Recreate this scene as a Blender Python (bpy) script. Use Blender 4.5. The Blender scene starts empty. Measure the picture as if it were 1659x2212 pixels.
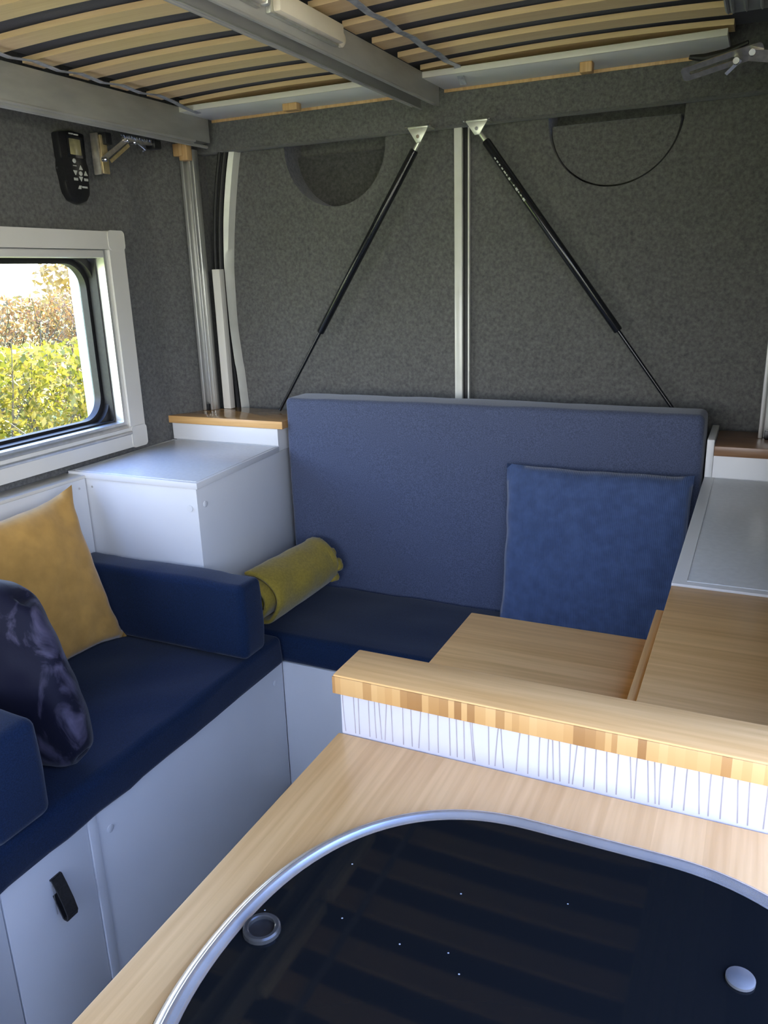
import bpy, bmesh, math, random
from mathutils import Vector, Matrix, noise
random.seed(7)
SC = bpy.context.scene
COL = SC.collection
H0 = 1.38                                   # camera height above the van floor; heights below are written relative to it

# ---------------------------------------------------------------- camera
cam = bpy.data.cameras.new('camera'); camo = bpy.data.objects.new('camera', cam); COL.objects.link(camo)
yaw, pitch, roll, fpx = 0.444116, -0.291057, -0.031171, 1714.05
fw = Vector((-math.sin(yaw)*math.cos(pitch), math.cos(yaw)*math.cos(pitch), math.sin(pitch)))
rt = Vector((math.cos(yaw), math.sin(yaw), 0)); up = rt.cross(fw)
r2 = math.cos(roll)*rt + math.sin(roll)*up; u2 = -math.sin(roll)*rt + math.cos(roll)*up
mw = Matrix((r2, u2, -fw)).transposed().to_4x4(); mw.translation = (0, 0, H0)
camo.matrix_world = mw
cam.sensor_fit = 'VERTICAL'; cam.sensor_height = 24.0; cam.lens = 24.0*fpx/2212; cam.clip_start = 0.01; cam.clip_end = 300
SC.camera = camo

# ---------------------------------------------------------------- world, sun, exposure
world = bpy.data.worlds.new('world'); SC.world = world; world.use_nodes = True
nt = world.node_tree; nt.nodes.clear()
tc = nt.nodes.new('ShaderNodeTexCoord'); sp = nt.nodes.new('ShaderNodeSeparateXYZ'); rmp = nt.nodes.new('ShaderNodeValToRGB')
bg = nt.nodes.new('ShaderNodeBackground'); ow = nt.nodes.new('ShaderNodeOutputWorld')
nt.links.new(tc.outputs['Generated'], sp.inputs[0]); nt.links.new(sp.outputs['Z'], rmp.inputs[0])
rmp.color_ramp.elements[0].position = 0.0; rmp.color_ramp.elements[0].color = (1.0, 0.965, 0.89, 1)
rmp.color_ramp.elements[1].position = 0.85; rmp.color_ramp.elements[1].color = (0.17, 0.34, 1.0, 1)
e = rmp.color_ramp.elements.new(0.25); e.color = (0.60, 0.73, 1.0, 1)
nt.links.new(rmp.outputs[0], bg.inputs[0]); bg.inputs[1].default_value = 3.2
nt.links.new(bg.outputs[0], ow.inputs[0])
sun = bpy.data.lights.new('sun', 'SUN'); sun.energy = 14.0; sun.angle = 0.009; sun.color = (1.0, 0.91, 0.74)
suno = bpy.data.objects.new('sun', sun); COL.objects.link(suno)
suno.rotation_euler = Vector((-0.03, -0.72, -0.69)).to_track_quat('-Z', 'Y').to_euler()
def portal(loc, rot, sx, sy):               # samples the daylight that comes through a real opening
    l = bpy.data.lights.new('door_opening_portal', 'AREA'); l.shape = 'RECTANGLE'; l.size = sx; l.size_y = sy
    l.cycles.is_portal = True
    o = bpy.data.objects.new('door_opening_portal', l); COL.objects.link(o); o.location = loc; o.rotation_euler = rot
portal((0.27, -0.12, 0.98), (0, math.radians(90), 0), 1.95, 1.74)
portal((-0.75, -1.45, 1.32), (math.radians(-90), 0, 0), 1.7, 0.88)
portal((-1.74, 1.25, 1.21), (0, math.radians(-90), 0), 0.46, 0.9)
SC.view_settings.view_transform = 'Standard'; SC.view_settings.look = 'None'
SC.view_settings.gamma = 1.0; SC.view_settings.use_curve_mapping = False
SC.view_settings.exposure = 1.45

# ---------------------------------------------------------------- materials
def mat(name, col, rough=0.5, metal=0.0, spec=0.5, sheen=0.0, coat=0.0):
    m = bpy.data.materials.new(name); m.use_nodes = True
    b = m.node_tree.nodes['Principled BSDF']
    b.inputs['Base Color'].default_value = (*col, 1); b.inputs['Roughness'].default_value = rough
    b.inputs['Metallic'].default_value = metal; b.inputs['Specular IOR Level'].default_value = spec
    b.inputs['Sheen Weight'].default_value = sheen; b.inputs['Coat Weight'].default_value = coat
    return m
def nd(m, t): return m.node_tree.nodes.new(t)
def lk(m, a, b): m.node_tree.links.new(a, b)
def bsdf(m): return m.node_tree.nodes['Principled BSDF']
def coords(m, scale=(1, 1, 1)):
    t = nd(m, 'ShaderNodeTexCoord'); p = nd(m, 'ShaderNodeMapping'); p.inputs['Scale'].default_value = scale
    lk(m, t.outputs['Object'], p.inputs[0]); return p.outputs[0]
def noisy(m, scale, c0, c1, detail=4, mapping=(1, 1, 1), lo=0.35, hi=0.65, bump=0.0, rough=None):
    v = coords(m, mapping); n = nd(m, 'ShaderNodeTexNoise'); n.inputs['Scale'].default_value = scale; n.inputs['Detail'].default_value = detail
    lk(m, v, n.inputs['Vector']); r = nd(m, 'ShaderNodeValToRGB')
    r.color_ramp.elements[0].position = lo; r.color_ramp.elements[1].position = hi
    r.color_ramp.elements[0].color = (*c0, 1); r.color_ramp.elements[1].color = (*c1, 1)
    lk(m, n.outputs['Fac'], r.inputs[0]); lk(m, r.outputs[0], bsdf(m).inputs['Base Color'])
    if bump:
        b = nd(m, 'ShaderNodeBump'); b.inputs['Strength'].default_value = bump; b.inputs['Distance'].default_value = 0.003
        lk(m, n.outputs['Fac'], b.inputs['Height']); lk(m, b.outputs[0], bsdf(m).inputs['Normal'])
    return n, r
M = {}
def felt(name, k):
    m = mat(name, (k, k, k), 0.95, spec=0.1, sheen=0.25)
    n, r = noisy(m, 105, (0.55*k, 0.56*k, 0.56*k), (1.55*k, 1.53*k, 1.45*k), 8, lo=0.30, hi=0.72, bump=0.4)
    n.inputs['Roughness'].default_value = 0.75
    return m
M['felt'] = felt('grey_felt', 0.128); M['feltshade'] = felt('grey_felt_shaded', 0.075)  # second felt is a darker copy, painting the shade inside the left pocket
M['white'] = mat('white_laminate', (0.80, 0.80, 0.80), 0.38); noisy(M['white'], 3, (0.78, 0.78, 0.78), (0.82, 0.82, 0.82))
M['matwhite'] = mat('white_worktop_laminate', (0.72, 0.74, 0.76), 0.30); noisy(M['matwhite'], 90, (0.69, 0.71, 0.73), (0.74, 0.76, 0.78))
M['decor'] = mat('lavender_white_laminate', (0.60, 0.60, 0.66), 0.4); noisy(M['decor'], 3, (0.58, 0.58, 0.64), (0.62, 0.62, 0.68))
M['greywhite'] = mat('painted_board', (0.62, 0.63, 0.63), 0.5); noisy(M['greywhite'], 8, (0.80, 0.80, 0.79), (0.86, 0.86, 0.85))
M['cream'] = mat('cream_window_frame', (0.76, 0.73, 0.66), 0.35); noisy(M['cream'], 5, (0.74, 0.71, 0.64), (0.78, 0.75, 0.68))
M['paint'] = mat('white_van_paint', (0.80, 0.80, 0.72), 0.28, coat=0.3); noisy(M['paint'], 14, (0.74, 0.74, 0.66), (0.83, 0.83, 0.76))
def bamboo(name, axis, c0, c1, rough=0.35, strip=0.021, coat=0.0):
    m = mat(name, c0, rough, coat=coat)
    t = nd(m, 'ShaderNodeTexCoord'); s = nd(m, 'ShaderNodeSeparateXYZ'); lk(m, t.outputs['Object'], s.inputs[0])
    along = s.outputs['XYZ'.index(axis)]; across = s.outputs[{'X': 1, 'Y': 0, 'Z': 0}[axis]]
    d = nd(m, 'ShaderNodeMath'); d.operation = 'DIVIDE'; d.inputs[1].default_value = strip; lk(m, across, d.inputs[0])
    f = nd(m, 'ShaderNodeMath'); f.operation = 'FLOOR'; lk(m, d.outputs[0], f.inputs[0])
    w = nd(m, 'ShaderNodeTexWhiteNoise'); w.noise_dimensions = '1D'; lk(m, f.outputs[0], w.inputs['W'])
    sc = [46, 46, 46]; sc['XYZ'.index(axis)] = 2.2
    p = nd(m, 'ShaderNodeMapping'); p.inputs['Scale'].default_value = sc; lk(m, t.outputs['Object'], p.inputs[0])
    n = nd(m, 'ShaderNodeTexNoise'); n.inputs['Scale'].default_value = 3.0; n.inputs['Detail'].default_value = 6; lk(m, p.outputs[0], n.inputs['Vector'])
    a = nd(m, 'ShaderNodeMath'); a.operation = 'MULTIPLY_ADD'; a.inputs[1].default_value = 0.28; lk(m, w.outputs['Value'], a.inputs[0]); lk(m, n.outputs['Fac'], a.inputs[2])
    r = nd(m, 'ShaderNodeValToRGB'); r.color_ramp.elements[0].position = 0.36; r.color_ramp.elements[1].position = 0.84
    r.color_ramp.elements[0].color = (*c1, 1); r.color_ramp.elements[1].color = (*c0, 1)
    lk(m, a.outputs[0], r.inputs[0]); lk(m, r.outputs[0], bsdf(m).inputs['Base Color'])
    b = nd(m, 'ShaderNodeBump'); b.inputs['Strength'].default_value = 0.06; b.inputs['Distance'].default_value = 0.001
    lk(m, n.outputs['Fac'], b.inputs['Height']); lk(m, b.outputs[0], bsdf(m).inputs['Normal'])
    return m
WOOD0, WOOD1 = (0.88, 0.54, 0.22), (0.70, 0.39, 0.135)
M['bam_x'] = bamboo('bamboo_grain_across', 'X', WOOD0, WOOD1)
M['bam_y'] = bamboo('bamboo_grain_along', 'Y', WOOD0, WOOD1)
M['bam_dark'] = bamboo('oiled_bamboo_shelf', 'X', (0.52, 0.30, 0.12), (0.36, 0.19, 0.07), 0.14, coat=0.4)
M['walnut'] = bamboo('dark_bamboo_shelf', 'X', (0.30, 0.16, 0.08), (0.20, 0.10, 0.05), 0.3)
M['slat'] = bamboo('birch_slat', 'X', (0.90, 0.68, 0.40), (0.78, 0.55, 0.29), 0.45, 0.03)
M['pine'] = bamboo('pine_block', 'Z', (0.66, 0.43, 0.21), (0.52, 0.31, 0.13), 0.5, 0.01)
def endgrain(name):
    m = mat(name, WOOD0, 0.45)
    t = nd(m, 'ShaderNodeTexCoord'); s = nd(m, 'ShaderNodeSeparateXYZ'); lk(m, t.outputs['Object'], s.inputs[0])
    n = nd(m, 'ShaderNodeTexNoise'); n.noise_dimensions = '1D'; n.inputs['Scale'].default_value = 26; lk(m, s.outputs['X'], n.inputs['W'])
    a = nd(m, 'ShaderNodeMath'); a.operation = 'MULTIPLY_ADD'; a.inputs[1].default_value = 0.022; lk(m, n.outputs['Fac'], a.inputs[0]); lk(m, s.outputs['X'], a.inputs[2])
    d = nd(m, 'ShaderNodeMath'); d.operation = 'DIVIDE'; d.inputs[1].default_value = 0.0085; lk(m, a.outputs[0], d.inputs[0])
    f = nd(m, 'ShaderNodeMath'); f.operation = 'FLOOR'; lk(m, d.outputs[0], f.inputs[0])
    w = nd(m, 'ShaderNodeTexWhiteNoise'); w.noise_dimensions = '1D'; lk(m, f.outputs[0], w.inputs['W'])
    r = nd(m, 'ShaderNodeValToRGB'); r.color_ramp.elements[0].color = (0.36, 0.18, 0.06, 1); r.color_ramp.elements[1].color = (0.68, 0.42, 0.17, 1)
    e = r.color_ramp.elements.new(0.3); e.color = (0.58, 0.33, 0.12, 1)
    lk(m, w.outputs['Value'], r.inputs[0]); lk(m, r.outputs[0], bsdf(m).inputs['Base Color'])
    return m
M['endgrain'] = endgrain('bamboo_end_grain')
def cloth(name, c, sheen=0.4, ribs=0, var=0.25, sc=420):
    m = mat(name, c, 0.9, spec=0.15, sheen=sheen); bsdf(m).inputs['Sheen Roughness'].default_value = 0.45
    n, r = noisy(m, sc, tuple(x*(1-var) for x in c), tuple(x*(1+var) for x in c), 5, bump=0.12)
    if ribs:
        w = nd(m, 'ShaderNodeTexWave'); w.inputs['Scale'].default_value = ribs; w.bands_direction = 'X'
        lk(m, coords(m), w.inputs['Vector'])
        b = nd(m, 'ShaderNodeBump'); b.inputs['Strength'].default_value = 0.35; b.inputs['Distance'].default_value = 0.002
        lk(m, w.outputs['Fac'], b.inputs['Height']); lk(m, b.outputs[0], bsdf(m).inputs['Normal'])
    return m
M['navy'] = cloth('navy_cotton', (0.007, 0.019, 0.054), 0.2)
M['navy_back'] = cloth('blue_backrest_cotton', (0.082, 0.100, 0.165), 0.35)
M['cord'] = cloth('blue_corduroy', (0.066, 0.102, 0.21), 0.4, ribs=75, var=0.13, sc=40)
M['mustard'] = cloth('mustard_velvet', (0.60, 0.325, 0.08), 0.35, var=0.10, sc=24)
M['throw'] = cloth('mustard_fleece', (0.42, 0.30, 0.045), 0.35, var=0.12, sc=160)
M['mattress'] = cloth('dark_mattress_cloth', (0.02, 0.026, 0.05), 0.2)
m = mat('crushed_velvet', (0.02, 0.02, 0.05), 0.62, spec=0.2, sheen=0.15); M['velvet'] = m
n, r = noisy(m, 19, (0.004, 0.004, 0.016), (0.12, 0.105, 0.165), 7, (1, 1, 0.55), 0.52, 0.74, bump=0.6)  # pale patches paint the highlights of the pile into the colour
n.inputs['Distortion'].default_value = 0.9
M['alu'] = mat('brushed_aluminium', (0.72, 0.72, 0.70), 0.42, 0.85)
noisy(M['alu'], 30, (0.66, 0.66, 0.64), (0.78, 0.78, 0.76), 3, (1, 1, 0.05))
M['galv'] = mat('galvanised_rail', (0.5, 0.5, 0.48), 0.5, 0.35); noisy(M['galv'], 26, (0.44, 0.44, 0.42), (0.54, 0.54, 0.51), 4, (1, 0.3, 1))
M['chrome'] = mat('chrome_trim', (0.80, 0.82, 0.86), 0.16, 1.0)
M['rim'] = mat('satin_aluminium_rim', (0.62, 0.64, 0.67), 0.24, 0.8); noisy(M['rim'], 40, (0.58, 0.60, 0.63), (0.66, 0.68, 0.71))
M['ringgrey'] = mat('dark_ring_plastic', (0.03, 0.03, 0.032), 0.22); noisy(M['ringgrey'], 90, (0.024, 0.025, 0.026), (0.036, 0.037, 0.038))
M['zinc'] = mat('zinc_plate', (0.72, 0.73, 0.66), 0.35, 0.7); noisy(M['zinc'], 60, (0.66, 0.67, 0.60), (0.76, 0.77, 0.72))
M['nickel'] = mat('worn_nickel', (0.62, 0.57, 0.52), 0.3, 0.85); noisy(M['nickel'], 70, (0.52, 0.48, 0.44), (0.70, 0.65, 0.60))
M['brass'] = mat('brassy_plate', (0.72, 0.58, 0.32), 0.3, 0.75); noisy(M['brass'], 60, (0.62, 0.49, 0.26), (0.78, 0.64, 0.38))
M['black'] = mat('black_plastic', (0.012, 0.012, 0.014), 0.35); noisy(M['black'], 200, (0.010, 0.010, 0.012), (0.016, 0.016, 0.018))
M['rubber'] = mat('black_rubber', (0.014, 0.014, 0.015), 0.5); noisy(M['rubber'], 120, (0.011, 0.011, 0.012), (0.018, 0.018, 0.019))
M['gloss'] = mat('black_gloss_paint', (0.010, 0.011, 0.014), 0.18); noisy(M['gloss'], 90, (0.009, 0.010, 0.013), (0.013, 0.014, 0.017))
M['grey'] = mat('ribbed_grey_plastic', (0.10, 0.105, 0.11), 0.5); noisy(M['grey'], 50, (0.08, 0.085, 0.09), (0.12, 0.125, 0.13))
M['line'] = mat('grey_line_print', (0.34, 0.31, 0.32), 0.5); noisy(M['line'], 40, (0.31, 0.28, 0.29), (0.38, 0.35, 0.36))
M['mark'] = mat('pale_print', (0.55, 0.56, 0.52), 0.5); noisy(M['mark'], 300, (0.48, 0.49, 0.45), (0.60, 0.61, 0.57))
M['screen'] = mat('display_glass', (0.30, 0.27, 0.14), 0.12); noisy(M['screen'], 30, (0.22, 0.20, 0.11), (0.42, 0.37, 0.19), 2)
M['diffuser'] = mat('lamp_diffuser', (0.85, 0.77, 0.60), 0.4); noisy(M['diffuser'], 10, (0.82, 0.74, 0.57), (0.88, 0.80, 0.63))
M['rib'] = mat('ribbed_grey_rail', (0.33, 0.34, 0.36), 0.35); noisy(M['rib'], 50, (0.30, 0.31, 0.33), (0.38, 0.39, 0.41))
M['strap'] = mat('clear_plastic_strap', (0.34, 0.35, 0.39), 0.2); noisy(M['strap'], 60, (0.28, 0.29, 0.33), (0.44, 0.45, 0.49))
M['acrylic'] = mat('acrylic_window_border', (0.26, 0.31, 0.30), 0.3); noisy(M['acrylic'], 160, (0.20, 0.24, 0.23), (0.32, 0.38, 0.37))
M['pale'] = mat('pale_outer_body', (0.72, 0.86, 0.84), 0.4); noisy(M['pale'], 6, (0.68, 0.83, 0.81), (0.75, 0.88, 0.86))
def add_translucent(m, f, c):
    t = nd(m, 'ShaderNodeBsdfTranslucent'); t.inputs[0].default_value = (*c, 1); x = nd(m, 'ShaderNodeMixShader'); x.inputs[0].default_value = f
    lk(m, bsdf(m).outputs[0], x.inputs[1]); lk(m, t.outputs[0], x.inputs[2]); lk(m, x.outputs[0], m.node_tree.nodes['Material Output'].inputs[0])
add_translucent(M['acrylic'], 0.25, (0.4, 0.5, 0.5))
M['vinyl'] = mat('grey_vinyl_floor', (0.22, 0.21, 0.20), 0.5); noisy(M['vinyl'], 16, (0.18, 0.17, 0.16), (0.26, 0.25, 0.24))
M['leather'] = mat('black_leather', (0.014, 0.013, 0.013), 0.45); noisy(M['leather'], 180, (0.010, 0.009, 0.009), (0.022, 0.020, 0.020), bump=0.3)
M['suede'] = mat('pale_suede', (0.30, 0.27, 0.23), 0.9); noisy(M['suede'], 200, (0.25, 0.22, 0.19), (0.35, 0.32, 0.27))
m = mat('dark_hob_glass', (0.006, 0.007, 0.008), 0.04, spec=0.25); M['hobglass'] = m
bsdf(m).inputs['Specular IOR Level'].default_value = 0.2
v = coords(m); vo = nd(m, 'ShaderNodeTexVoronoi'); vo.inputs['Scale'].default_value = 42; lk(m, v, vo.inputs['Vector'])
ra = nd(m, 'ShaderNodeValToRGB'); ra.color_ramp.elements[0].position = 0.028; ra.color_ramp.elements[1].position = 0.034
ra.color_ramp.elements[0].color = (0.35, 0.36, 0.36, 1); ra.color_ramp.elements[1].color = (0.006, 0.007, 0.008, 1)
lk(m, vo.outputs['Distance'], ra.inputs[0]); lk(m, ra.outputs[0], bsdf(m).inputs['Base Color'])
m = bpy.data.materials.new('window_glass'); m.use_nodes = True; M['glass'] = m; m.node_tree.nodes.clear()
tr = nd(m, 'ShaderNodeBsdfTransparent'); gl = nd(m, 'ShaderNodeBsdfGlossy'); gl.inputs['Roughness'].default_value = 0.03
lw = nd(m, 'ShaderNodeLayerWeight'); lw.inputs['Blend'].default_value = 0.5
p4 = nd(m, 'ShaderNodeMath'); p4.operation = 'POWER'; p4.inputs[1].default_value = 5.0; lk(m, lw.outputs['Facing'], p4.inputs[0])
fr = nd(m, 'ShaderNodeMath'); fr.operation = 'MULTIPLY_ADD'; fr.inputs[1].default_value = 0.8; fr.inputs[2].default_value = 0.03; lk(m, p4.outputs[0], fr.inputs[0]); mx = nd(m, 'ShaderNodeMixShader'); out = nd(m, 'ShaderNodeOutputMaterial')
tn = nd(m, 'ShaderNodeTexNoise'); tn.inputs['Scale'].default_value = 2.0; tr_ = nd(m, 'ShaderNodeValToRGB'); lk(m, tn.outputs['Fac'], tr_.inputs[0])
tr_.color_ramp.elements[0].color = (0.94, 0.97, 0.96, 1); tr_.color_ramp.elements[1].color = (0.97, 0.99, 0.98, 1); lk(m, tr_.outputs[0], tr.inputs[0])
lk(m, fr.outputs[0], mx.inputs[0]); lk(m, tr.outputs[0], mx.inputs[1]); lk(m, gl.outputs[0], mx.inputs[2]); lk(m, mx.outputs[0], out.inputs[0])
def leafmat(name, a, b, c):
    m = mat(name, a, 0.5)
    g = nd(m, 'ShaderNodeNewGeometry'); r = nd(m, 'ShaderNodeValToRGB')
    r.color_ramp.elements[0].color = (*a, 1); r.color_ramp.elements[1].color = (*c, 1); e = r.color_ramp.elements.new(0.5); e.color = (*b, 1)
    lk(m, g.outputs['Random Per Island'], r.inputs[0]); lk(m, r.outputs[0], bsdf(m).inputs['Base Color'])
    t = nd(m, 'ShaderNodeBsdfTranslucent'); lk(m, r.outputs[0], t.inputs[0])
    x = nd(m, 'ShaderNodeMixShader'); x.inputs[0].default_value = 0.4
    lk(m, bsdf(m).outputs[0], x.inputs[1]); lk(m, t.outputs[0], x.inputs[2]); lk(m, x.outputs[0], m.node_tree.nodes['Material Output'].inputs[0])
    return m
M['leaf_y'] = leafmat('yellow_green_leaves', (0.10, 0.12, 0.012), (0.24, 0.22, 0.02), (0.46, 0.34, 0.06))
M['leaf_r'] = leafmat('russet_leaves', (0.16, 0.15, 0.05), (0.27, 0.13, 0.05), (0.30, 0.22, 0.09))
M['leaf_g'] = leafmat('golden_leaves', (0.30, 0.20, 0.05), (0.40, 0.25, 0.06), (0.45, 0.34, 0.14))
M['bark'] = mat('grey_bark', (0.11, 0.095, 0.075), 0.9); noisy(M['bark'], 30, (0.08, 0.07, 0.055), (0.15, 0.13, 0.10))
M['grass'] = mat('sunlit_grass', (0.20, 0.24, 0.07), 0.9, spec=0.1); noisy(M['grass'], 3, (0.15, 0.19, 0.05), (0.27, 0.29, 0.10), 8)
M['bounce'] = mat('pale_bounce_ground', (0.45, 0.40, 0.31), 0.95, spec=0.1); noisy(M['bounce'], 22, (0.36, 0.32, 0.24), (0.54, 0.48, 0.38), 8)

# ---------------------------------------------------------------- helpers
def finish(bm, sharp=35):
    bmesh.ops.recalc_face_normals(bm, faces=bm.faces)
    me = bpy.data.meshes.new('mesh'); bm.to_mesh(me); bm.free()
    for p in me.polygons: p.use_smooth = True
    me.set_sharp_from_angle(angle=math.radians(sharp))
    return me
def thing(name, label, cat, loc, group=None):
    o = bpy.data.objects.new(name, None); COL.objects.link(o); o.location = (loc[0], loc[1], loc[2]+H0); o.empty_display_size = 0.05
    o['label'] = label; o['category'] = cat
    if group: o['group'] = group
    return o
def wloc(p):
    v = p.location.copy()
    while p.parent: p = p.parent; v = v + p.location
    return v
def obj(name, bm, m, parent=None, label=None, cat=None, kind=None, sharp=35, group=None):
    for v in bm.verts: v.co.z += H0
    lo = [min(v.co[i] for v in bm.verts) for i in range(3)]; hi = [max(v.co[i] for v in bm.verts) for i in range(3)]
    org = Vector(((lo[0]+hi[0])/2, (lo[1]+hi[1])/2, lo[2]))
    for v in bm.verts: v.co -= org
    me = finish(bm, sharp); me.name = name
    me.materials.append(M[m])
    o = bpy.data.objects.new(name, me); COL.objects.link(o)
    o.location = org
    if parent: o.parent = parent; o.location = org - wloc(parent)
    if label: o['label'] = label
    if cat: o['category'] = cat
    if kind: o['kind'] = kind
    if group: o['group'] = group
    return o
def struct(name, bm, m, label=None, sharp=35): return obj(name, bm, m, None, label, None, 'structure', sharp)
def copy_of(o, dx, dy, dz, parent=None):
    c = o.copy(); COL.objects.link(c); c.location = o.location + Vector((dx, dy, dz)); c.parent = parent if parent else o.parent
    return c
def NB(): return bmesh.new()
def box(bm, x0, x1, y0, y1, z0, z1, bev=0.0015):
    b = bmesh.new(); bmesh.ops.create_cube(b, size=1)
    for v in b.verts: v.co = Vector(((x0+x1)/2+v.co.x*(x1-x0), (y0+y1)/2+v.co.y*(y1-y0), (z0+z1)/2+v.co.z*(z1-z0)))
    if bev: bmesh.ops.bevel(b, geom=b.edges[:], offset=bev, segments=2, affect='EDGES', profile=0.5)
    me = bpy.data.meshes.new('t'); b.to_mesh(me); b.free(); bm.from_mesh(me); bpy.data.meshes.remove(me); return bm
def bx(*a, **k): return box(NB(), *a, **k)
def prism(bm, pts, lo, hi, axis='z', bev=0.0):
    def P(a, b, c): return Vector((a, b, c)) if axis == 'z' else (Vector((c, a, b)) if axis == 'x' else Vector((a, c, b)))
    b = bmesh.new()
    A = [b.verts.new(P(p[0], p[1], lo)) for p in pts]; B = [b.verts.new(P(p[0], p[1], hi)) for p in pts]
    b.faces.new(A); b.faces.new(B[::-1])
    for i in range(len(pts)): j = (i+1) % len(pts); b.faces.new((A[i], A[j], B[j], B[i]))
    if bev: bmesh.ops.bevel(b, geom=b.edges[:], offset=bev, segments=2, affect='EDGES', profile=0.5)
    me = bpy.data.meshes.new('t'); b.to_mesh(me); b.free(); bm.from_mesh(me); bpy.data.meshes.remove(me); return bm
def tube(bm, pts, r, n=12, cap=True):
    pts = [Vector(p) for p in pts]; rings = []
    for i, p in enumerate(pts):
        t = (pts[min(i+1, len(pts)-1)] - pts[max(i-1, 0)]).normalized()
        a = Vector((0, 0, 1)) if abs(t.z) < 0.9 else Vector((1, 0, 0))
        s = t.cross(a).normalized(); w = s.cross(t); rr = r[i] if isinstance(r, (list, tuple)) else r
        rings.append([bm.verts.new(p + rr*(math.cos(2*math.pi*k/n)*s + math.sin(2*math.pi*k/n)*w)) for k in range(n)])
    for A, B in zip(rings, rings[1:]):
        for k in range(n): bm.faces.new((A[k], A[(k+1) % n], B[(k+1) % n], B[k]))
    if cap: bm.faces.new(rings[0][::-1]); bm.faces.new(rings[-1])
    return bm
def bar(bm, a, b, w, t, upv=(0, 0, 1)):                  # flat bar between two points
    a, b = Vector(a), Vector(b); d = (b-a).normalized(); n = Vector(upv); s = d.cross(n).normalized(); n = s.cross(d)
    q = [[bm.verts.new(p + i*w/2*s + j*t/2*n) for i, j in ((-1, -1), (1, -1), (1, 1), (-1, 1))] for p in (a, b)]
    bm.faces.new(q[0]); bm.faces.new(q[1][::-1])
    for k in range(4): bm.faces.new((q[0][k], q[0][(k+1) % 4], q[1][(k+1) % 4], q[1][k]))
    return bm
def rr(y0, y1, z0, z1, r, n=8):                          # rounded rectangle outline
    P = []
    for cy, cz, a0 in ((y1-r, z1-r, 0), (y0+r, z1-r, 90), (y0+r, z0+r, 180), (y1-r, z0+r, 270)):
        for k in range(n+1): a = math.radians(a0 + 90*k/n); P.append((cy+r*math.cos(a), cz+r*math.sin(a)))
    return P
def ring(bm, outer, inner, lo, hi, axis='x'):
    def P(a, b, c): return Vector((c, a, b)) if axis == 'x' else Vector((a, b, c))
    V = [[bm.verts.new(P(p[0], p[1], c)) for p in L] for L, c in ((outer, lo), (outer, hi), (inner, hi), (inner, lo))]
    n = len(outer)
    for a in range(4):
        A, B = V[a], V[(a+1) % 4]
        for k in range(n): bm.faces.new((A[k], A[(k+1) % n], B[(k+1) % n], B[k]))
    return bm
def soft_box(x0, x1, y0, y1, z0, z1, r=0.02, bulge=0.004, wob=0.003, seed=0, step=0.04):
    lo, hi = Vector((x0, y0, z0)), Vector((x1, y1, z1)); bm = NB(); G = []
    for i in range(3):
        L = hi[i]-lo[i]; e = [0, 0.18*r, 0.45*r, 0.75*r, r]; n = max(2, int((L-2*r)/step))
        G.append([lo[i]+x for x in e] + [lo[i]+r+(L-2*r)*k/n for k in range(1, n)] + [hi[i]-x for x in e[::-1]])
    cache = {}
    def vert(p):
        key = tuple(round(c, 5) for c in p)
        if key in cache: return cache[key]
        q = Vector(p); inn = Vector([min(max(q[i], lo[i]+r), hi[i]-r) for i in range(3)]); d = q-inn
        if d.length > 1e-9: q = inn + d.normalized()*r
        c = (lo+hi)/2; h = (hi-lo)/2; u = [(q[i]-c[i])/h[i] for i in range(3)]
        nrm = d.normalized() if d.length > 1e-9 else Vector((0, 0, 0))
        k = max(0, 1-u[0]**2)*max(0, 1-u[1]**2) + max(0, 1-u[0]**2)*max(0, 1-u[2]**2) + max(0, 1-u[1]**2)*max(0, 1-u[2]**2)
        if nrm.z > -0.5: q = q + nrm*(bulge*k + wob*noise.noise(q*9+Vector((seed, 0, 0))) + 0.35*wob*noise.noise(q*31+Vector((0, seed, 0))))
        cache[key] = bm.verts.new(q); return cache[key]
    for ax in range(3):
        a, b = [i for i in range(3) if i != ax]
        for s in (lo[ax], hi[ax]):
            for i in range(len(G[a])-1):
                for j in range(len(G[b])-1):
                    vs = []
                    for ii, jj in ((i, j), (i+1, j), (i+1, j+1), (i, j+1)):
                        p = [0, 0, 0]; p[ax] = s; p[a] = G[a][ii]; p[b] = G[b][jj]; vs.append(vert(p))
                    if len(set(vs)) == 4: bm.faces.new(vs)
    return bm
def pillow_mesh(w, h, t, n=36, pinch=0.07, ear=0.03, wr=0.006, seed=0, flat=0.42):
    bm = NB(); cache = {}
    def vert(i, j, s):
        edge = i in (0, n) or j in (0, n); key = (i, j, 0 if edge else s)
        if key in cache: return cache[key]
        u, v = 2*i/n-1, 2*j/n-1
        x = u*w/2*(1-pinch*(1-v*v)); y = v*h/2*(1-pinch*(1-u*u))
        c = abs(u*v)**6; x += ear*c*(1 if u > 0 else -1); y += ear*c*(1 if v > 0 else -1)
        z = s*t/2*(max(0, 1-u*u)*max(0, 1-v*v))**flat
        z += 0 if edge else wr*noise.noise(Vector((x*8+seed, y*8, s)))*(1-0.5*(1-abs(u))) + 0.5*wr*noise.noise(Vector((x*24+seed, y*24, s*3)))
        x += 0.004*noise.noise(Vector((y*14+seed, 3, u))); y += 0.004*noise.noise(Vector((x*14, 7+seed, v)))
        cache[key] = bm.verts.new((x, y, z)); return cache[key]
    for s in (1, -1):
        for i in range(n):
            for j in range(n): bm.faces.new([vert(i, j, s), vert(i+1, j, s), vert(i+1, j+1, s), vert(i, j+1, s)])
    return bm
def place(bm, mat4):
    bmesh.ops.transform(bm, matrix=mat4, verts=bm.verts); return bm
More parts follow.
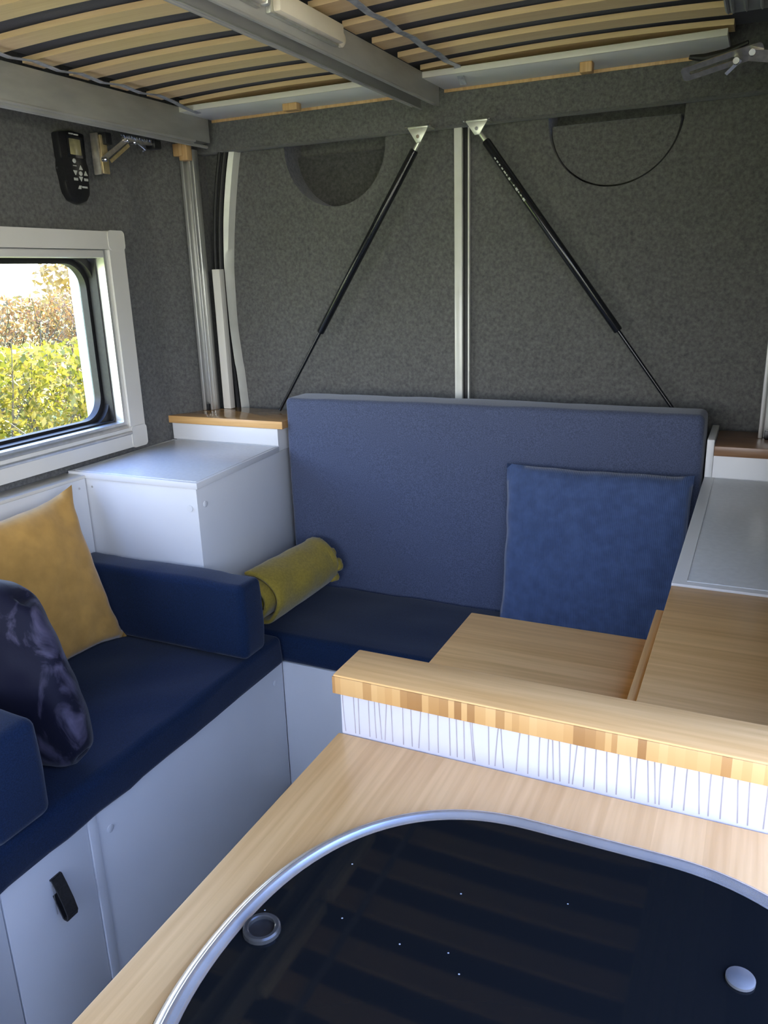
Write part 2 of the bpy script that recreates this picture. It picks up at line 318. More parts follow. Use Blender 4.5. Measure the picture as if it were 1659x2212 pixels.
def frame(origin, xa, ya):                               # matrix with local x, y along xa, ya
    xa = Vector(xa).normalized(); ya = Vector(ya); ya = (ya - ya.dot(xa)*xa).normalized(); za = xa.cross(ya)
    m = Matrix((xa, ya, za)).transposed().to_4x4(); m.translation = Vector(origin); return m
def lathe(bm, prof, c, axis='z', n=28):
    R = []
    for r, h in prof:
        L = []
        for k in range(n):
            a = 2*math.pi*k/n; p = (r*math.cos(a), r*math.sin(a), h)
            if axis == 'x': p = (h, p[0], p[1])
            if axis == 'y': p = (p[0], h, p[1])
            L.append(bm.verts.new(Vector(c)+Vector(p)))
        R.append(L)
    for A, B in zip(R, R[1:]):
        for k in range(n): bm.faces.new((A[k], A[(k+1) % n], B[(k+1) % n], B[k]))
    bm.faces.new(R[0][::-1]); bm.faces.new(R[-1]); return bm

# ================================================================ the van shell
XL, XR, YB = -1.675, 0.13, 2.20
struct('floor', bx(-1.75, 0.26, -1.4, 2.3, -1.42, -1.38, bev=0), 'vinyl')
struct('ceiling', bx(-1.75, 0.30, -1.4, 2.3, 0.84, 0.88, bev=0), 'felt')
# left wall, extruded along its plan outline, with the window opening left out
prof = [(-1.675, -1.4), (-1.675, 0.72), (-1.675, 1.20), (-1.675, 1.765), (-1.675, 1.83), (-1.668, 1.86), (-1.667, 1.90), (-1.672, 1.955), (-1.662, 1.99), (-1.640, 2.03), (-1.628, 2.06), (-1.625, 2.10), (-1.625, 2.26)]
zs = [-1.38, -0.9, -0.405, 0.085, 0.30, 0.86]
bm = NB()
G = [[[bm.verts.new((x-(0.045 if s else 0), y, z)) for z in zs] for x, y in prof] for s in (0, 1)]
for i in range(len(prof)-1):
    for j in range(len(zs)-1):
        if i in (1, 2) and j == 2: continue
        for s in (0, 1): bm.faces.new((G[s][i][j], G[s][i+1][j], G[s][i+1][j+1], G[s][i][j+1]))
def side(a, b): bm.faces.new((G[0][a[0]][a[1]], G[0][b[0]][b[1]], G[1][b[0]][b[1]], G[1][a[0]][a[1]]))
for i in (1, 2): side((i, 2), (i+1, 2)); side((i, 3), (i+1, 3))
side((1, 2), (1, 3)); side((3, 2), (3, 3))
for i in range(len(prof)-1): side((i, 0), (i+1, 0)); side((i, 5), (i+1, 5))
for j in range(5): side((0, j), (0, j+1)); side((12, j), (12, j+1))
struct('wall_left', bm, 'felt', sharp=40)
b = bx(XR, 0.26, 0.75, 2.28, -1.38, 0.84, bev=0.01); box(b, 0.20, 0.26, -1.38, -1.0, -1.38, 0.84, bev=0); box(b, 0.20, 0.26, -1.0, 0.752, 0.55, 0.84, bev=0)
struct('wall_right', b, 'felt')
b = NB(); box(b, -1.72, 0.26, -1.44, -1.38, -1.38, -0.50, bev=0); box(b, -1.72, 0.26, -1.44, -1.38, 0.38, 0.84, bev=0)
box(b, -1.72, -1.6, -1.44, -1.38, -0.50, 0.38, bev=0); box(b, 0.10, 0.26, -1.44, -1.38, -0.50, 0.38, bev=0)
struct('wall_front', b, 'felt')
struct('trim_1', bx(-1.625, XR, 2.142, 2.196, 0.366, 0.84, bev=0.008), 'felt', 'grey felt covered beam above the two rear doors')

def door_panel(x0, x1, cx, name, label, deep):
    bm = NB(); r = 0.165; zc = 0.36; z0, z1 = -1.36, 0.72; y = YB; n = 40
    top_l = bm.verts.new((cx-r, y, z1)); top_r = bm.verts.new((cx+r, y, z1))
    inner = [bm.verts.new((cx+r*math.cos(math.pi+math.pi*k/n), y, zc+r*math.sin(math.pi+math.pi*k/n))) for k in range(n+1)]
    outer = []
    for k in range(n+1):
        a = math.pi+math.pi*k/n; dx, dz = math.cos(a), math.sin(a)
        ts = [(z0-zc)/dz] if dz < -1e-6 else []
        ts.append(((x0 if dx < 0 else x1)-cx)/dx if abs(dx) > 1e-6 else 1e9)
        t = min(ts); outer.append(bm.verts.new((cx+dx*t, y, zc+dz*t)))
    for k in range(n): bm.faces.new((inner[k], inner[k+1], outer[k+1], outer[k]))
    cl = bm.verts.new((x0, y, z0)); cr = bm.verts.new((x1, y, z0))
    for k in range(n):
        a, b = outer[k].co, outer[k+1].co
        if abs(a.x-x0) < 1e-6 and abs(b.z-z0) < 1e-6: bm.faces.new((outer[k], outer[k+1], cl))
        if abs(a.z-z0) < 1e-6 and abs(b.x-x1) < 1e-6: bm.faces.new((outer[k], outer[k+1], cr))
    tl = bm.verts.new((x0, y, z1)); tr2 = bm.verts.new((x1, y, z1))
    bm.faces.new((outer[0], inner[0], top_l, tl)); bm.faces.new((inner[-1], outer[-1], tr2, top_r))
    path = [top_l]+inner+[top_r]; back = [bm.verts.new((v.co.x, y+0.100, v.co.z)) for v in path]
    for k in range(len(path)-1): bm.faces.new((path[k], path[k+1], back[k+1], back[k]))
    bm.faces.new(back)
    d = struct(name, bm, 'felt', label, sharp=30)
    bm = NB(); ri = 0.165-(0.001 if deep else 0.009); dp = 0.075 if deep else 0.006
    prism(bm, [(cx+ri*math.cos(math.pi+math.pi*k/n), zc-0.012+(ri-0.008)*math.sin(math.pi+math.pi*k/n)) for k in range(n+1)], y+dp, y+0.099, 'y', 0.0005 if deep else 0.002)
    obj('pocket_panel', bm, 'feltshade' if deep else 'felt', d, 'grey felt back of the pocket with recess shade in its colour' if deep else None)
    obj('outer_skin', bx(x0, x1, y+0.101, y+0.115, z0, z1, bev=0), 'paint', d)
    return d
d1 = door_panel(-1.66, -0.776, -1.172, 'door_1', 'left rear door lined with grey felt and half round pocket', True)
d2 = door_panel(-0.7745, XR+0.10, -0.383, 'door_2', 'right rear door lined with grey felt and half round pocket', False)
# painted edge of the left door with its seal, following the curve of the body
zz = [-1.3, -0.40, -0.25, -0.138, 0.0, 0.06, 0.169, 0.27, 0.363, 0.46]
xe = [(-1.50, -1.48), (-1.541, -1.522), (-1.553, -1.533), (-1.560, -1.541), (-1.562, -1.539), (-1.561, -1.535), (-1.551, -1.521), (-1.534, -1.503), (-1.512, -1.482), (-1.48, -1.45)]
def smooth(vals, k=6):
    out = []
    for i in range(len(vals)-1):
        p0, p1, p2, p3 = vals[max(i-1, 0)], vals[i], vals[i+1], vals[min(i+2, len(vals)-1)]
        for s in range(k):
            t = s/k; out.append(0.5*((2*p1)+(-p0+p2)*t+(2*p0-5*p1+4*p2-p3)*t*t+(-p0+3*p1-3*p2+p3)*t**3))
    return out+[vals[-1]]
Z = smooth(zz); A = smooth([a for a, b in xe]); B = smooth([b-0.010 for a, b in xe])
bm = NB(); R = [[bm.verts.new((x, y, z)) for x, y in ((a, 2.175), (a+0.004, 2.16), (b-0.002, 2.168), (b, 2.199), (a, 2.199))] for a, b, z in zip(A, B, Z)]
for p, q in zip(R, R[1:]):
    for k in range(5): bm.faces.new((p[k], p[(k+1) % 5], q[(k+1) % 5], q[k]))
bm.faces.new(R[0]); bm.faces.new(R[-1]); obj('painted_edge', bm, 'paint', d1, 'cream painted curved edge of the left rear door', sharp=50)
for off, r, y in ((-0.011, 0.009, 2.165), (-0.024, 0.006, 2.155)):
    obj('door_seal', tube(NB(), [(a+off, y, z) for a, z in zip(A, Z)], r, 10), 'rubber', d1, 'black rubber door seal')
obj('painted_edge', bx(-0.797, -0.7745, 2.180, 2.1985, -1.3, 0.45, bev=0.002), 'paint', d1, 'cream painted strip at the door meeting edge')
obj('door_seal', bx(-0.7735, -0.761, 2.188, 2.1985, -1.3, 0.45, bev=0.003), 'rubber', d2, 'dark rubber meeting seal')
obj('painted_edge', bx(-0.760, -0.7555, 2.186, 2.1985, -1.3, 0.45, bev=0.001), 'paint', d2, 'thin pale lip at the meeting edge')

# ---------------------------------------------------------------- side window
t = NB(); ring(t, rr(0.66, 1.826, -0.466, 0.135, 0.010), rr(0.705, 1.766, -0.408, 0.088, 0.004), -1.6745, -1.652)
w = struct('window_1', t, 'cream', 'side window in a cream surround above the bench')
for y0, y1, z0, z1 in ((1.764, 1.829, 0.086, 0.138), (1.764, 1.829, -0.469, -0.406)):
    b = NB(); ring(b, rr(y0+0.001, y1, z0, z1, 0.012), rr(y0+0.001+0.002, y1-0.001, z0+0.002, z1-0.001, 0.010), -1.674, -1.6500); 
    prism(b, rr(y0+0.002, y1, z0+0.001, z1, 0.012), -1.6535, -1.6505, 'x'); obj('corner_piece', b, 'cream', w)
obj('blind_track', ring(NB(), rr(0.706, 1.765, -0.407, 0.087, 0.004), rr(0.72, 1.749, -0.39, 0.075, 0.004), -1.70, -1.660), 'alu', w, 'bright aluminium blind track')
obj('inner_track', ring(NB(), rr(0.719, 1.748, -0.389, 0.074, 0.006), rr(0.724, 1.744, -0.385, 0.070, 0.006), -1.72, -1.690), 'rubber', w)
b = NB(); box(b, 0*0-1.70, -1.655, 0.72, 1.762, -0.418, -0.398, bev=0.004); box(b, -1.69, -1.648, 0.72, 1.768, -0.428, -0.417, bev=0.003)
obj('bottom_rail', b, 'alu', w, 'silver double rail along the window bottom')
obj('top_rail', bx(-1.70, -1.657, 0.72, 1.75, 0.066, 0.086, bev=0.004), 'cream', w)
for k, (a, r, x0, x1) in enumerate(((0.0, 0.075, -1.745, -1.705), (0.013, 0.068, -1.738, -1.715))):
    obj('rubber_seal', ring(NB(), rr(0.73+a, 1.762-a, -0.405+a, 0.080-a, r, 14), rr(0.745+a, 1.748-a, -0.390+a, 0.066-a, r, 14), x0-0.008*k, x1-0.008*k), 'rubber', w)
obj('acrylic_border', ring(NB(), rr(0.742, 1.764, -0.402, 0.077, 0.070, 14), rr(0.765, 1.742, -0.380, 0.060, 0.060, 14), -1.757, -1.748), 'acrylic', w, 'grey dotted border of the acrylic pane')
pn = NB(); prism(pn, rr(0.744, 1.763, -0.400, 0.075, 0.064, 14), -1.762, -1.758, 'x'); obj('pane', pn, 'glass', w)
obj('outer_reveal', bx(-1.828, -1.768, 1.777, 1.95, -0.50, 0.16, bev=0.004), 'pale', w, 'pale outer edge of the van body beside the pane')
for y0, y1, z0, z1 in ((0.6, 1.95, 0.10, 0.24), (0.6, 1.95, -0.6, -0.44), (0.6, 0.72, -0.44, 0.10)):
    obj('outer_skin', bx(-1.80, -1.775, y0, y1, z0, z1, bev=0.002), 'paint', w)

# ---------------------------------------------------------------- posts by the doors
p = thing('door_post', 'silver grooved aluminium post beside the left rear door', 'post', (-1.597, 2.09, -0.4045))
b = NB(); box(b, -1.620, -1.586, 2.088, 2.112, -0.4045, 0.372, bev=0.001); box(b, -1.620, -1.608, 2.066, 2.09, -0.4045, 0.372, bev=0.002)
box(b, -1.596, -1.588, 2.074, 2.09, -0.4045, 0.372, bev=0.002); obj('profile', b, 'alu', p)
obj('foot', bx(-1.607, -1.599, 2.070, 2.086, -0.4045, -0.385, bev=0.001), 'black', p)
b = NB(); box(b, -1.624, -1.592, 2.045, 2.066, 0.350, 0.384); box(b, -1.607, -1.577, 2.05, 2.0735, 0.338, 0.384); obj('top_block', b, 'pine', p, 'small wooden block at the top of the post')
obj('edge_strip', bx(-1.574, -1.546, 2.115, 2.14, -0.4045, 0.030), 'cream', p, 'half height cream strip beside the post')
p = thing('door_post', 'silver aluminium post on the dark shelf at the right edge', 'post', (0.03, 2.09, -0.4045))
b = NB(); box(b, 0.012, 0.056, 2.088, 2.112, -0.4045, 0.372, bev=0.001); box(b, 0.044, 0.056, 2.066, 2.09, -0.4045, 0.372, bev=0.002)
box(b, 0.012, 0.022, 2.074, 2.09, -0.4045, 0.372, bev=0.002); obj('profile', b, 'alu', p)
obj('foot', bx(0.026, 0.040, 2.070, 2.086, -0.4045, -0.385, bev=0.001), 'black', p)

# ---------------------------------------------------------------- gas struts
def strut(top, mid, bot, label, prt):
    y = 2.105; top, mid, bot = [Vector((a, y, b)) for a, b in (top, mid, bot)]
    t = thing('gas_strut', label, 'gas strut', bot, 'gas struts in front of the rear doors')
    d = (mid-top).normalized(); s0 = top + d*0.030
    b = NB(); tube(b, [s0, s0+d*0.004, mid-d*0.003, mid], [0.0095, 0.0112, 0.0112, 0.0095], 18); tb = obj('cylinder', b, 'gloss', t)
    obj('piston_rod', tube(NB(), [mid-d*0.01, bot], 0.0048, 12), 'gloss', t)
    obj('end_fitting', tube(NB(), [top, s0+d*0.004], 0.0055, 10), 'zinc', t)
    b = NB(); prism(b, [(top.x-0.029, 0.3605), (top.x+0.027, 0.3605), (top.x+0.006, top.z-0.010), (top.x-0.006, top.z-0.010)], y-0.016, y-0.0125, 'y', 0.0008)
    box(b, top.x-0.029, top.x+0.027, y-0.016, y+0.035, 0.3605, 0.3650, bev=0.0008)
    br = obj('bracket', b, 'zinc', t); obj('pivot_pin', tube(NB(), [(top.x, y-0.020, top.z+0.004), (top.x, y+0.004, top.z+0.004)], 0.0045, 12), 'chrome', t)
    for sx in (-0.035, 0.031): obj('screw', lathe(NB(), [(0.001, -0.003), (0.004, -0.002), (0.004, 0.0)], (top.x+sx, y-0.010, 0.3655), n=10), 'chrome', t)
    if prt:
        b = NB(); q = s0 + d*0.05; sd = Vector((d.z, 0, -d.x))
        for k in range(13):
            L = random.choice((0.004, 0.006, 0.008)); c = q + d*0.0105*k + sd*0.0035 + Vector((0, -0.0112, 0))
            if k == 7: continue
            bar(b, c, c+d*L, random.choice((0.003, 0.005)), 0.0006, (0, 1, 0))
        obj('printed_text', b, 'mark', t, kind='stuff')
strut((-0.862, 0.336), (-1.193, -0.160), (-1.352, -0.399), 'black gas strut slanting down to the left of the door seam', False)
strut((-0.702, 0.340), (-0.331, -0.155), (-0.120, -0.437), 'black gas strut slanting down to the right of the door seam', True)

# ================================================================ the lifting bed overhead
bed = thing('lifting_bed', 'lifting bed frame overhead with bowed pale slats between grey rails', 'bed', (-0.83, 1.5, 0.41))
def slat(x0, x1, y0, w, name='slat', bow=0.009, zb=0.472):
    bm = NB(); n = 16; R = []
    for k in range(n+1):
        u = 2*k/n-1; x = (x0+x1)/2+u*(x1-x0)/2; z = zb+bow*(1-u*u)
        R.append([bm.verts.new((x, y, zq)) for y, zq in ((y0, z), (y0+w, z), (y0+w, z+0.011), (y0, z+0.011))])
    for A_, B_ in zip(R, R[1:]):
        for k in range(4): bm.faces.new((A_[k], A_[(k+1) % 4], B_[(k+1) % 4], B_[k]))
    bm.faces.new(R[0]); bm.faces.new(R[-1]); return bm
for x0, x1 in ((-1.545, -0.845), (-0.815, -0.115)):
    s0 = obj('slat', slat(x0, x1, 0.915, 0.060), 'slat', bed)
    for k in range(1, 9): copy_of(s0, 0, 0.135*k, 0)
# side rails and centre bar: pressed steel channels
def channel(bm, x_face, x_back, z0, z1, y0, y1, lip=True):
    th = 0.003; s = 1 if x_face > x_back else -1
    xs = lambda a, b: (min(a, b), max(a, b))
    box(bm, *xs(x_face-s*th, x_face), y0, y1, z0, z1, bev=0.0008)
    box(bm, *xs(x_back, x_face-s*0.0005), y0, y1, z0, z0+th, bev=0.0008)
    box(bm, *xs(x_back, x_face-s*0.0005), y0, y1, z1-th, z1, bev=0.0008)
    if lip: box(bm, *xs(x_back, x_back+s*th), y0, y1, z0-0.006, z0+0.004, bev=0.0008)
    return bm
b = channel(NB(), -1.543, -1.585, 0.388, 0.466, 0.85, 2.12); tube(b, [(-1.545, 0.85, 0.386), (-1.545, 2.05, 0.386)], 0.004, 8); tube(b, [(-1.556, 0.85, 0.378), (-1.556, 2.12, 0.378)], 0.005, 8)
box(b, -1.556, -1.548, 0.85, 2.05, 0.376, 0.389); obj('side_rail', b, 'galv', bed, 'grey steel rail along the left wall')
b = NB(); box(b, -0.810, -0.807, 0.85, 2.10, 0.408, 0.466, bev=0.0008); box(b, -0.860, -0.857, 0.85, 2.10, 0.404, 0.466, bev=0.0008); box(b, -0.8575, -0.8095, 0.85, 2.10, 0.463, 0.466, bev=0.0008)
box(b, -0.8575, -0.851, 0.85, 2.10, 0.404, 0.4065, bev=0.0005); box(b, -0.816, -0.8095, 0.85, 2.10, 0.4075, 0.410, bev=0.0005); tube(b, [(-0.809, 0.85, 0.4085), (-0.809, 2.06, 0.4085)], 0.0035, 8); tube(b, [(-0.858, 0.85, 0.404), (-0.858, 2.04, 0.404)], 0.003, 8)
obj('centre_bar', b, 'galv', bed, 'grey steel centre bar carrying the lamps')
b = NB(); box(b, -0.120, 0.06, 0.85, 1.83, 0.452, 0.470)
for x in (-0.117, -0.108, -0.085, -0.058, -0.03, 0.0): tube(b, [(x, 0.85, 0.451), (x, 1.80, 0.451), (x, 1.83, 0.453)], [0.004, 0.004, 0.002], 8)
obj('side_rail', b, 'rib', bed, 'dark ribbed rail at the right end of the slats')
for x0, x1 in ((-1.545, -0.858), (-0.808, -0.125)):
    o = obj('rear_board', bx(x0, x1, 1.995, 2.138, 0.452, 0.464, bev=0.001), 'greywhite', bed, 'white board behind the last slat')
    obj('wood_edge', bx(x0, x1, 2.1385, 2.1415, 0.445, 0.466, bev=0.0005), 'pine', o)
    obj('front_lip', bx(x0, x1, 1.9885, 1.9945, 0.452, 0.466, bev=0.001), 'cream', o)
obj('stop_block', bx(-1.245, -1.200, 2.052, 2.078, 0.434, 0.4518), 'pine', bed); obj('stop_block', bx(-0.440, -0.412, 2.042, 2.070, 0.430, 0.4518), 'pine', bed)
def strap(pts, name='slat_strap'):
    b = NB()
    for p, q in zip(pts, pts[1:]): bar(b, p, q, 0.016, 0.0015)
    return b
P1 = [(-0.715, 0.9+0.0675*k, 0.462 if k % 2 else 0.4665) for k in range(17)] + [(-0.722, 2.03, 0.448), (-0.722, 2.045, 0.438)]
P2 = [(-1.49-0.006*k/16, 0.9+0.0675*k, 0.460 if k % 2 else 0.4665) for k in range(16)] + [(-1.505, 1.97, 0.455), (-1.50, 2.02, 0.449)]
obj('slat_strap', strap(P1), 'strap', bed, 'clear plastic strap under the slats beside the centre bar')
obj('slat_strap', strap(P2), 'strap', bed, 'clear plastic strap under the slats beside the left rail')
obj('mattress', soft_box(-1.585, 0.06, 0.88, 2.13, 0.496, 0.62, 0.03, 0, 0.003, 3, 0.08), 'mattress', None, 'dark navy mattress lying on the slats overhead', 'mattress')
# lamps
def lamp(y0, y1, label):
    t = thing('strip_lamp', label, 'lamp', (-0.795, (y0+y1)/2, 0.43), 'strip lamps on the centre bar')
    obj('housing', bx(-0.8065, -0.797, y0-0.006, y1+0.004, 0.424, 0.462, bev=0.002), 'zinc', t)
    obj('diffuser', bx(-0.7968, -0.780, y0, y1-0.004, 0.426, 0.459, bev=0.005), 'diffuser', t)
    return t
l1 = lamp(1.02, 1.262, 'white strip lamp on the centre bar cut off by the top of the picture')
l2 = lamp(1.30, 1.535, 'cream strip lamp on the centre bar with a white end button')
obj('end_cap', bx(-0.7965, -0.778, 1.2585, 1.272, 0.425, 0.460, bev=0.006), 'zinc', l1); 
obj('end_button', lathe(NB(), [(0.0145, 0.0), (0.0145, 0.006), (0.011, 0.010), (0.004, 0.012)], (-0.8065, 1.556, 0.442), 'x', 20), 'diffuser', l2)

# ---------------------------------------------------------------- bed latches
t = thing('bed_latch', 'folding metal stay with a brass plate under the left bed rail', 'latch', (-1.63, 1.78, 0.27))
obj('wall_plate', bx(-1.630, -1.606, 1.722, 1.728, 0.272, 0.372, bev=0.001), 'nickel', t)
obj('brass_plate', bx(-1.6075, -1.602, 1.7285, 1.752, 0.274, 0.368, bev=0.002), 'brass', t, 'brass faced plate')
b = NB(); bar(b, (-1.596, 1.722, 0.306), (-1.590, 1.812, 0.364), 0.004, 0.012, (0, 0, 1)); obj('stay_arm', b, 'nickel', t)
b = NB(); bar(b, (-1.596, 1.752, 0.306), (-1.590, 1.820, 0.352), 0.004, 0.009, (0, 0, 1)); obj('stay_arm', b, 'brass', t)
obj('top_bar', bx(-1.596, -1.582, 1.80, 1.93, 0.360, 0.374, bev=0.002), 'nickel', t)
obj('black_clamp', bx(-1.620, -1.590, 1.736, 1.760, 0.345, 0.3740, bev=0.003), 'black', t)
obj('black_clamp', bx(-1.606, -1.572, 1.905, 1.935, 0.352, 0.3755, bev=0.005), 'black', t)
obj('hook', tube(NB(), [(-1.585, 1.850, 0.36), (-1.58, 1.862, 0.352), (-1.58, 1.872, 0.345), (-1.585, 1.866, 0.341)], 0.003, 8), 'chrome', t)
obj('spring', tube(NB(), [(-1.58, 1.78+0.003*k, 0.3695+0.003*math.sin(k*1.9)) for k in range(40)], 0.0022, 6), 'chrome', t)
for y, z in ((1.722, 0.306), (1.812, 0.362), (1.84, 0.360)): obj('pivot', lathe(NB(), [(0.006, -0.004), (0.006, 0.006), (0.003, 0.009)], (-1.590, y, z), 'x', 12), 'chrome', t)
t = thing('bed_latch', 'slotted nickel stay beside the ribbed rail at the upper right', 'latch', (-0.1, 1.88, 0.36))
def slotted(a, b_, w, th, nrm):
    a, b_ = Vector(a), Vector(b_); L = (b_-a).length; bm = NB()
    out = rr(-w*0.5+0, L, -w/2, w/2, 0.008, 4); inn = rr(0.0, L*0.62, -0.0035, 0.0035, 0.003, 4)
    ring(bm, out, inn, -th/2, th/2, 'z'); place(bm, frame(a, b_-a, Vector(nrm).cross(b_-a))); return bm
obj('slotted_plate', slotted((-0.185, 1.895, 0.372), (-0.050, 1.865, 0.394), 0.030, 0.003, (0.0, -0.72, -0.7)), 'nickel', t)
obj('rubber_lip', tube(NB(), [(-0.19, 1.915, 0.405), (-0.16, 1.915, 0.400), (-0.12, 1.91, 0.404), (-0.08, 1.90, 0.415)], [0.004, 0.008, 0.007, 0.004], 10), 'rubber', t)
b = NB(); bar(b, (-0.075, 1.868, 0.386), (0.055, 1.895, 0.366), 0.024, 0.003, (0, -0.7, -0.7)); obj('stay_arm', b, 'nickel', t)
b = NB(); bar(b, (-0.09, 1.872, 0.380), (-0.116, 1.886, 0.360), 0.006, 0.003, (0, -0.7, -0.7)); obj('lever', b, 'chrome', t)
for x, y, z in ((-0.070, 1.860, 0.388), (-0.098, 1.870, 0.379)): obj('pivot', lathe(NB(), [(0.006, -0.005), (0.006, 0.006), (0.003, 0.008)], (x, y-0.004, z-0.002), 'y', 12), 'chrome', t)
obj('hanger', bx(-0.03, 0.04, 1.862, 1.868, 0.385, 0.452, bev=0.001), 'nickel', t)

# ---------------------------------------------------------------- remote control on the wall
t = thing('heater_controller', 'black handheld controller with a small screen hanging on the felt wall', 'controller', (-1.66, 1.68, 0.205))
out = []
for yy, zz_ in ((1.633, 0.368), (1.68, 0.376), (1.724, 0.372), (1.722, 0.31), (1.716, 0.285), (1.722, 0.25), (1.720, 0.225), (1.706, 0.207), (1.68, 0.199), (1.655, 0.206), (1.641, 0.226), (1.637, 0.25), (1.641, 0.285), (1.634, 0.31)): out.append((yy, zz_))
b = NB(); prism(b, out, -1.6745, -1.648, 'x', 0.006); obj('case', b, 'black', t)
obj('display', bx(-1.6482, -1.6470, 1.664, 1.704, 0.317, 0.356, bev=0.0003), 'screen', t)
obj('display_frame', ring(NB(), rr(1.658, 1.716, 0.311, 0.361, 0.003, 3), rr(1.6645, 1.7035, 0.3175, 0.3555, 0.002, 3), -1.6482, -1.6462), 'gloss', t)
for y, z, k in ((1.675, 0.303, 'o'), (1.694, 0.288, 'u'), (1.674, 0.275, 'd'), (1.692, 0.274, 'o'), (1.709, 0.275, 'u'), (1.673, 0.259, 's'), (1.691, 0.261, 'd'), (1.708, 0.260, 's')):
    if k == 'o': b = lathe(NB(), [(0.0055, -0.001), (0.0055, 0.001), (0.004, 0.0018)], (-1.6475, y, z), 'x', 14)
    else:
        s = 0.0062; pp = {'u': [(-s, -s*.8), (s, -s*.8), (0, s)], 'd': [(-s, s*.8), (0, -s), (s, s*.8)], 's': [(-s, -s*.5), (s, -s*.5), (s, s*.5), (-s, s*.5)]}[k]
        b = NB(); prism(b, [(y+p[0], z+p[1]) for p in pp], -1.6482, -1.6462, 'x')
    obj('button', b, 'mark', t)
b = NB(); box(b, -1.6482, -1.6474, 1.668, 1.683, 0.3655, 0.3685, bev=0); box(b, -1.6482, -1.6474, 1.6845, 1.70, 0.365, 0.368, bev=0); box(b, -1.6482, -1.6474, 1.669, 1.681, 0.2905, 0.2925, bev=0)
prism(b, [(1.677, 0.236), (1.687, 0.236), (1.690, 0.2445), (1.682, 0.2445)], -1.6482, -1.6474, 'x'); box(b, -1.6482, -1.6474, 1.691, 1.710, 0.239, 0.2435, bev=0)
obj('printed_text', b, 'mark', t, kind='stuff')

# ================================================================ furniture
# bench along the left wall
bench = thing('bench_box', 'white bench box along the left wall with leather pull strap', 'bench', (-1.35, 0.9, -1.38))
obj('carcass', bx(-1.66, -1.106, 0.2, 1.62, -1.38, -0.986), 'white', bench)
for y0, y1 in ((0.2, 0.713), (0.716, 0.9125), (0.9375, 1.6168)): obj('front_panel', bx(-1.105, -1.086, y0, y1, -1.372, -0.986), 'white', bench)
obj('edge_strip', bx(-1.105, -1.083, 0.914, 0.936, -1.372, -0.986, bev=0.002), 'white', bench)
obj('cover_cap', lathe(NB(), [(0.0085, 0), (0.0085, 0.0015), (0.006, 0.003)], (-1.0862, 0.967, -1.042), 'x', 18), 'white', bench)
obj('cover_cap', lathe(NB(), [(0.0075, 0), (0.0075, 0.0015), (0.005, 0.003)], (-1.0862, 1.575, -1.03), 'x', 18), 'white', bench)
h = NB(); pts = [(-1.0855, -1.042), (-1.081, -1.041), (-1.072, -1.060), (-1.060, -1.090), (-1.054, -1.112), (-1.057, -1.122), (-1.066, -1.121), (-1.074, -1.100), (-1.083, -1.075)]
for (a, z0), (c, z1) in zip(pts, pts[1:]): bar(h, (a, 0.824, z0), (c, 0.824, z1), 0.024, 0.003, (1, 0, 0.3))
hd = obj('strap_handle', h, 'leather', bench, 'black leather strap pull')
obj('stud', lathe(NB(), [(0.006, 0), (0.0055, 0.003), (0.002, 0.005)], (-1.0795, 0.824, -1.054), 'x', 16), 'chrome', hd)
obj('strap_lining', bx(-1.080, -1.0795, 0.8118, 0.8125, -1.115, -1.05, bev=0), 'suede', hd)
obj('bench_cushion', soft_box(-1.655, -1.070, 0.22, 1.606, -0.985, -0.90, 0.018, 0.002, 0.006, 1), 'navy', None, 'long navy seat cushion on the bench along the left wall', 'cushion')
obj('bolster', soft_box(-1.600, -1.056, 1.422, 1.513, -0.890, -0.697, 0.018, 0.003, 0.005, 5, 0.03), 'navy', None, 'navy bolster cushion in front of the white corner cabinet', 'cushion')
obj('bolster', soft_box(-1.600, -1.052, 0.700, 0.822, -0.890, -0.697, 0.022, 0.003, 0.006, 9, 0.03), 'navy', None, 'navy bolster cushion at the near end of the bench', 'cushion')
wp = thing('wall_panel', 'white low panel with a ledge behind the cushions under the window', 'panel', (-1.63, 0.9, -0.9))
obj('board', bx(-1.6735, -1.603, 0.2, 1.520, -0.899, -0.4975), 'white', wp)
obj('ledge', bx(-1.6735, -1.600, 0.2, 1.520, -0.497, -0.488), 'cream', wp)
obj('screw', lathe(NB(), [(0.003, 0), (0.003, 0.001), (0.001, 0.0015)], (-1.603, 1.495, -0.520), 'x', 10), 'nickel', wp)
# rear bench between the corner cabinets
rb = thing('bench_box', 'white bench box across the back below the rear seat', 'bench', (-0.6, 1.9, -1.38))
obj('carcass', bx(-1.10, -0.10, 1.637, 2.19, -1.38, -0.986), 'white', rb); obj('front_panel', bx(-1.0857, -0.10, 1.617, 1.6365, -1.372, -0.986), 'white', rb)
obj('seat_cushion', soft_box(-1.235, -0.105, 1.609, 1.965, -0.985, -0.902, 0.018, 0.002, 0.005, 12), 'navy', None, 'dark navy seat cushion in front of the tall blue backrest', 'cushion')
bk = soft_box(-1.251, -0.103, 1.976, 2.090, -0.983, -0.338, 0.016, 0.004, 0.003, 20)
obj('backrest_cushion', bk, 'navy_back', None, 'tall blue backrest cushion standing between the two rear cabinets', 'cushion')

